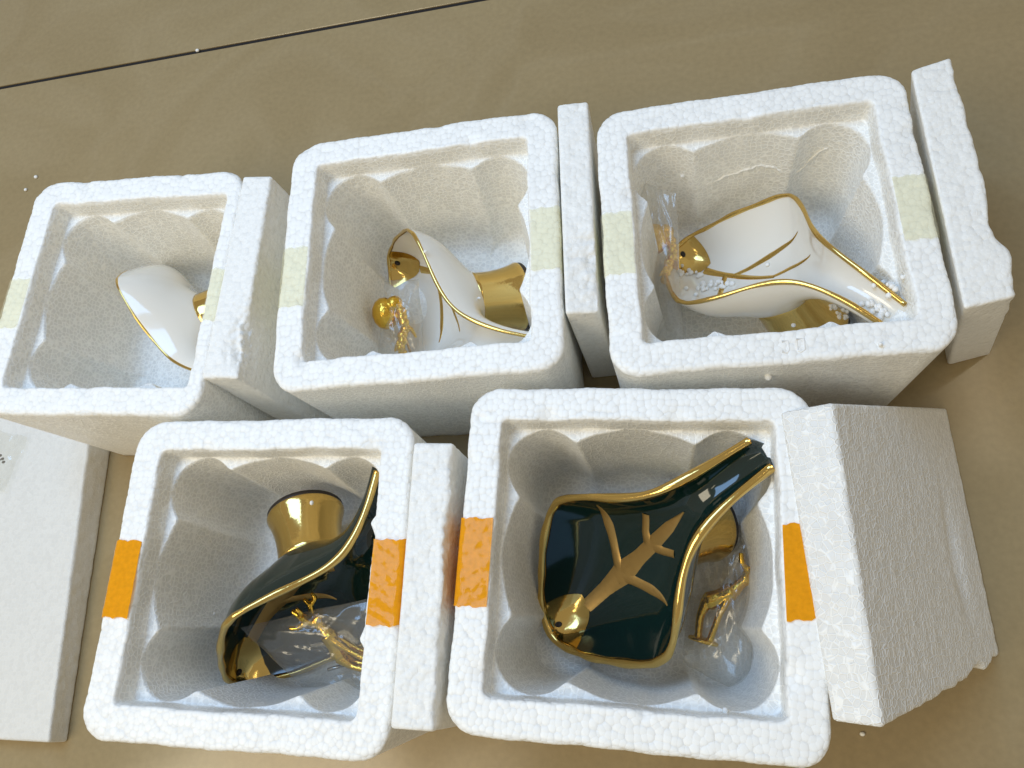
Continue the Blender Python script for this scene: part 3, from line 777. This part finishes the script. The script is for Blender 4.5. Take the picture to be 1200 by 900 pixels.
# ------------------------------------------------------------------ small marks
fl = bag('x', [(-54.5, 16.6, -10.45), (-50.6, 15.6, -10.45), (-51.6, 11.2, -10.5), (-55.5, 11.5, -10.5)], .02, 9, wr=.05)
for key in ('label', 'category', 'group'): del fl[key]
fl.name = 'clear_tape'; fl.data.materials[0] = FILM_THIN
mw = fl.location.copy(); fl.parent = big; fl.location = mw - big.location
V, F = join([blob((0.55 * math.cos(k * 2.1) * (.3 + .1 * k), .3 * math.sin(k * 1.7), 0), (.16, .12, .02), 10, 5) for k in range(4)])
im = link('ink_mark', mesh_from('ink_mark', V, F), INK, big); im.location = Vector((-53.0, 14.0, -10.78 + ZF)) * K - big.location
box3 = [o for o in bpy.data.objects if o.name.startswith('foam_box') and not o.parent and 'right' in o['label']][0]
emb = [tube([(.0, .55, 0), (.3, .55, 0), (.32, .1, 0), (.18, -.1, 0), (-.05, .0, 0)], .07, 8, flat=.5),
       tube([(.75, .6, 0), (.72, .0, 0), (.9, -.1, 0), (1.1, .0, 0), (1.12, .6, 0), (.75, .6, 0)], .07, 8, flat=.5)]
V, F = join(emb); V = V + np.array([.2, -8.15, ZF - .03])
link('embossed_mark', mesh_from('embossed_mark', V, F), CRUMB, box3)

# torn crease running round the inside of the right back box
CREASE = [[2.14, 29.25, 5.88], [3.04, 28.91, 7.47], [4.07, 29.23, 7.63], [5.09, 29.49, 7.87], [6.15, 29.5, 8.2], [6.84, 29.53, 8.51], [7.63, 29.44, 8.49], [8.25, 29.22, 8.21], [9.11, 29.16, 7.65], [9.69, 29.51, 7.57], [10.07, 29.66, 8.08], [10.48, 29.72, 8.83], [11.06, 29.68, 9.45]]
P = np.array(CREASE, float); u0 = np.linspace(0, 1, len(P)); u1 = np.linspace(0, 1, 90)
Q = np.stack([np.interp(u1, u0, P[:, k]) for k in range(3)], 1)
Q[:, 2] += 0.07 * np.sin(u1 * 61) + 0.05 * np.sin(u1 * 143)
V, F = tube(Q, 0.05 + 0.05 * np.abs(np.sin(u1 * 23)) * (u1 > .2), 7)
a = -0.021; c_, s_ = math.cos(a), math.sin(a)
V = V - np.array([6.046, 23.076, 0]); V = np.stack([V[:, 0] * c_ - V[:, 1] * s_, V[:, 0] * s_ + V[:, 1] * c_, V[:, 2]], 1)
link('torn_crease', mesh_from('torn_crease', V, F), FOAM_CUT, box3)

# loose foam beads
CRUMBS = [[2.79, 24.82, 3.43], [2.14, 24.65, 3.59], [2.31, 25.05, 3.37], [1.88, 24.83, 3.64], [1.65, 24.77, 3.84], [1.84, 24.72, 3.69], [1.69, 24.45, 3.99], [1.86, 25.43, 3.41], [2.41, 24.81, 3.44], [2.99, 24.53, 3.5], [3.15, 24.53, 3.52], [2.97, 24.55, 3.49], [2.84, 24.38, 3.55], [2.77, 23.14, 4.31], [3.18, 23.03, 4.31], [3.08, 22.95, 4.38], [1.95, 22.84, 5.11], [3.1, 23.26, 4.15], [3.65, 23.31, 4.16], [3.15, 23.69, 3.89], [3.25, 23.56, 3.96], [2.55, 22.27, 5.22], [3.37, 23.1, 4.24], [3.22, 23.52, 3.98], [2.78, 22.99, 4.43], [3.59, 23.43, 4.08], [3.74, 23.43, 4.11], [3.93, 22.94, 4.42], [4.77, 23.21, 4.58], [3.7, 23.67, 3.98], [4.38, 23.46, 4.35], [4.47, 22.95, 4.6], [4.38, 23.31, 4.43], [4.68, 23.19, 4.55], [4.71, 23.19, 4.56], [4.99, 23.06, 4.77], [3.99, 23.35, 4.21], [4.18, 23.56, 4.17], [4.33, 23.03, 4.56], [11.06, 17.98, 11.45], [11.41, 17.96, 11.43], [11.58, 18.05, 11.42], [11.56, 17.94, 11.43], [11.46, 17.96, 11.43], [11.78, 17.8, 11.42], [11.87, 17.11, 11.48], [12.05, 17.42, 11.4], [11.97, 17.77, 11.42], [11.92, 17.11, 11.45], [11.53, 17.46, 11.51], [12.07, 17.57, 11.4], [11.98, 17.28, 11.41], [12.3, 17.29, 11.36], [12.21, 17.53, 11.39], [12.03, 17.59, 11.41], [11.92, 17.76, 11.42], [11.96, 17.27, 11.42], [11.81, 17.58, 11.43], [11.35, 19.5, 6.23], [11.43, 19.46, 6.18], [10.85, 19.6, 6.61], [11.33, 19.32, 6.29], [11.48, 19.47, 6.14], [11.36, 20.0, 5.95], [11.88, 20.4, 4.3], [11.61, 19.99, 5.71], [10.94, 19.32, 6.58], [11.06, 19.58, 6.43], [12.73, 18.48, 12.0], [12.79, 19.29, 10.97], [12.65, 19.61, 10.44], [12.34, 18.73, 12.13], [12.84, 19.15, 11.11], [12.64, 19.62, 10.51], [12.9, 18.91, 11.29], [12.57, 18.64, 12.03], [12.84, 19.11, 10.91], [12.91, 18.76, 11.06], [11.72, 18.84, 11.89], [13.07, 18.97, 12.39], [12.39, 18.24, 11.91], [12.38, 18.18, 11.86], [10.44, 19.93, 6.97], [10.65, 19.97, 6.75], [10.43, 19.72, 6.99], [10.72, 19.91, 6.69], [3.15, 21.69, 2.81], [3.17, 21.75, 2.81], [7.23, 23.72, 5.81], [11.21, 14.89, 13.17], [2.1, 29.32, 8.61], [-58.66, 42.86, 0.1], [-59.49, 41.52, 0.1], [-22.53, 8.54, 7.85], [-29.58, 1.78, 6.05], [2.03, -2.93, 11.82], [-14.58, 24.14, 11.05], [-11.6, 21.8, 8.38], [-43.1, 55.42, 0.1], [10.43, -4.89, 0.1], [5.78, 14.16, 11.08], [8.1, 18.69, 7.36], [12.24, 19.82, 4.21]]
parts = []
for (x, y, z) in CRUMBS:
    r = random.uniform(.10, .19)
    V, F = blob((0, 0, 0), (r * random.uniform(.85, 1.2), r * random.uniform(.85, 1.2), r * random.uniform(.75, 1.05)), 9, 6)
    parts.append((V + np.array([x, y, z]), F))
V, F = join(parts)
cr = link('foam_crumbs', mesh_from('foam_crumbs', V, F), CRUMB, kind='stuff')
cr['label'] = 'loose white foam beads scattered over boxes, dishes and floor'; cr['category'] = 'foam crumbs'
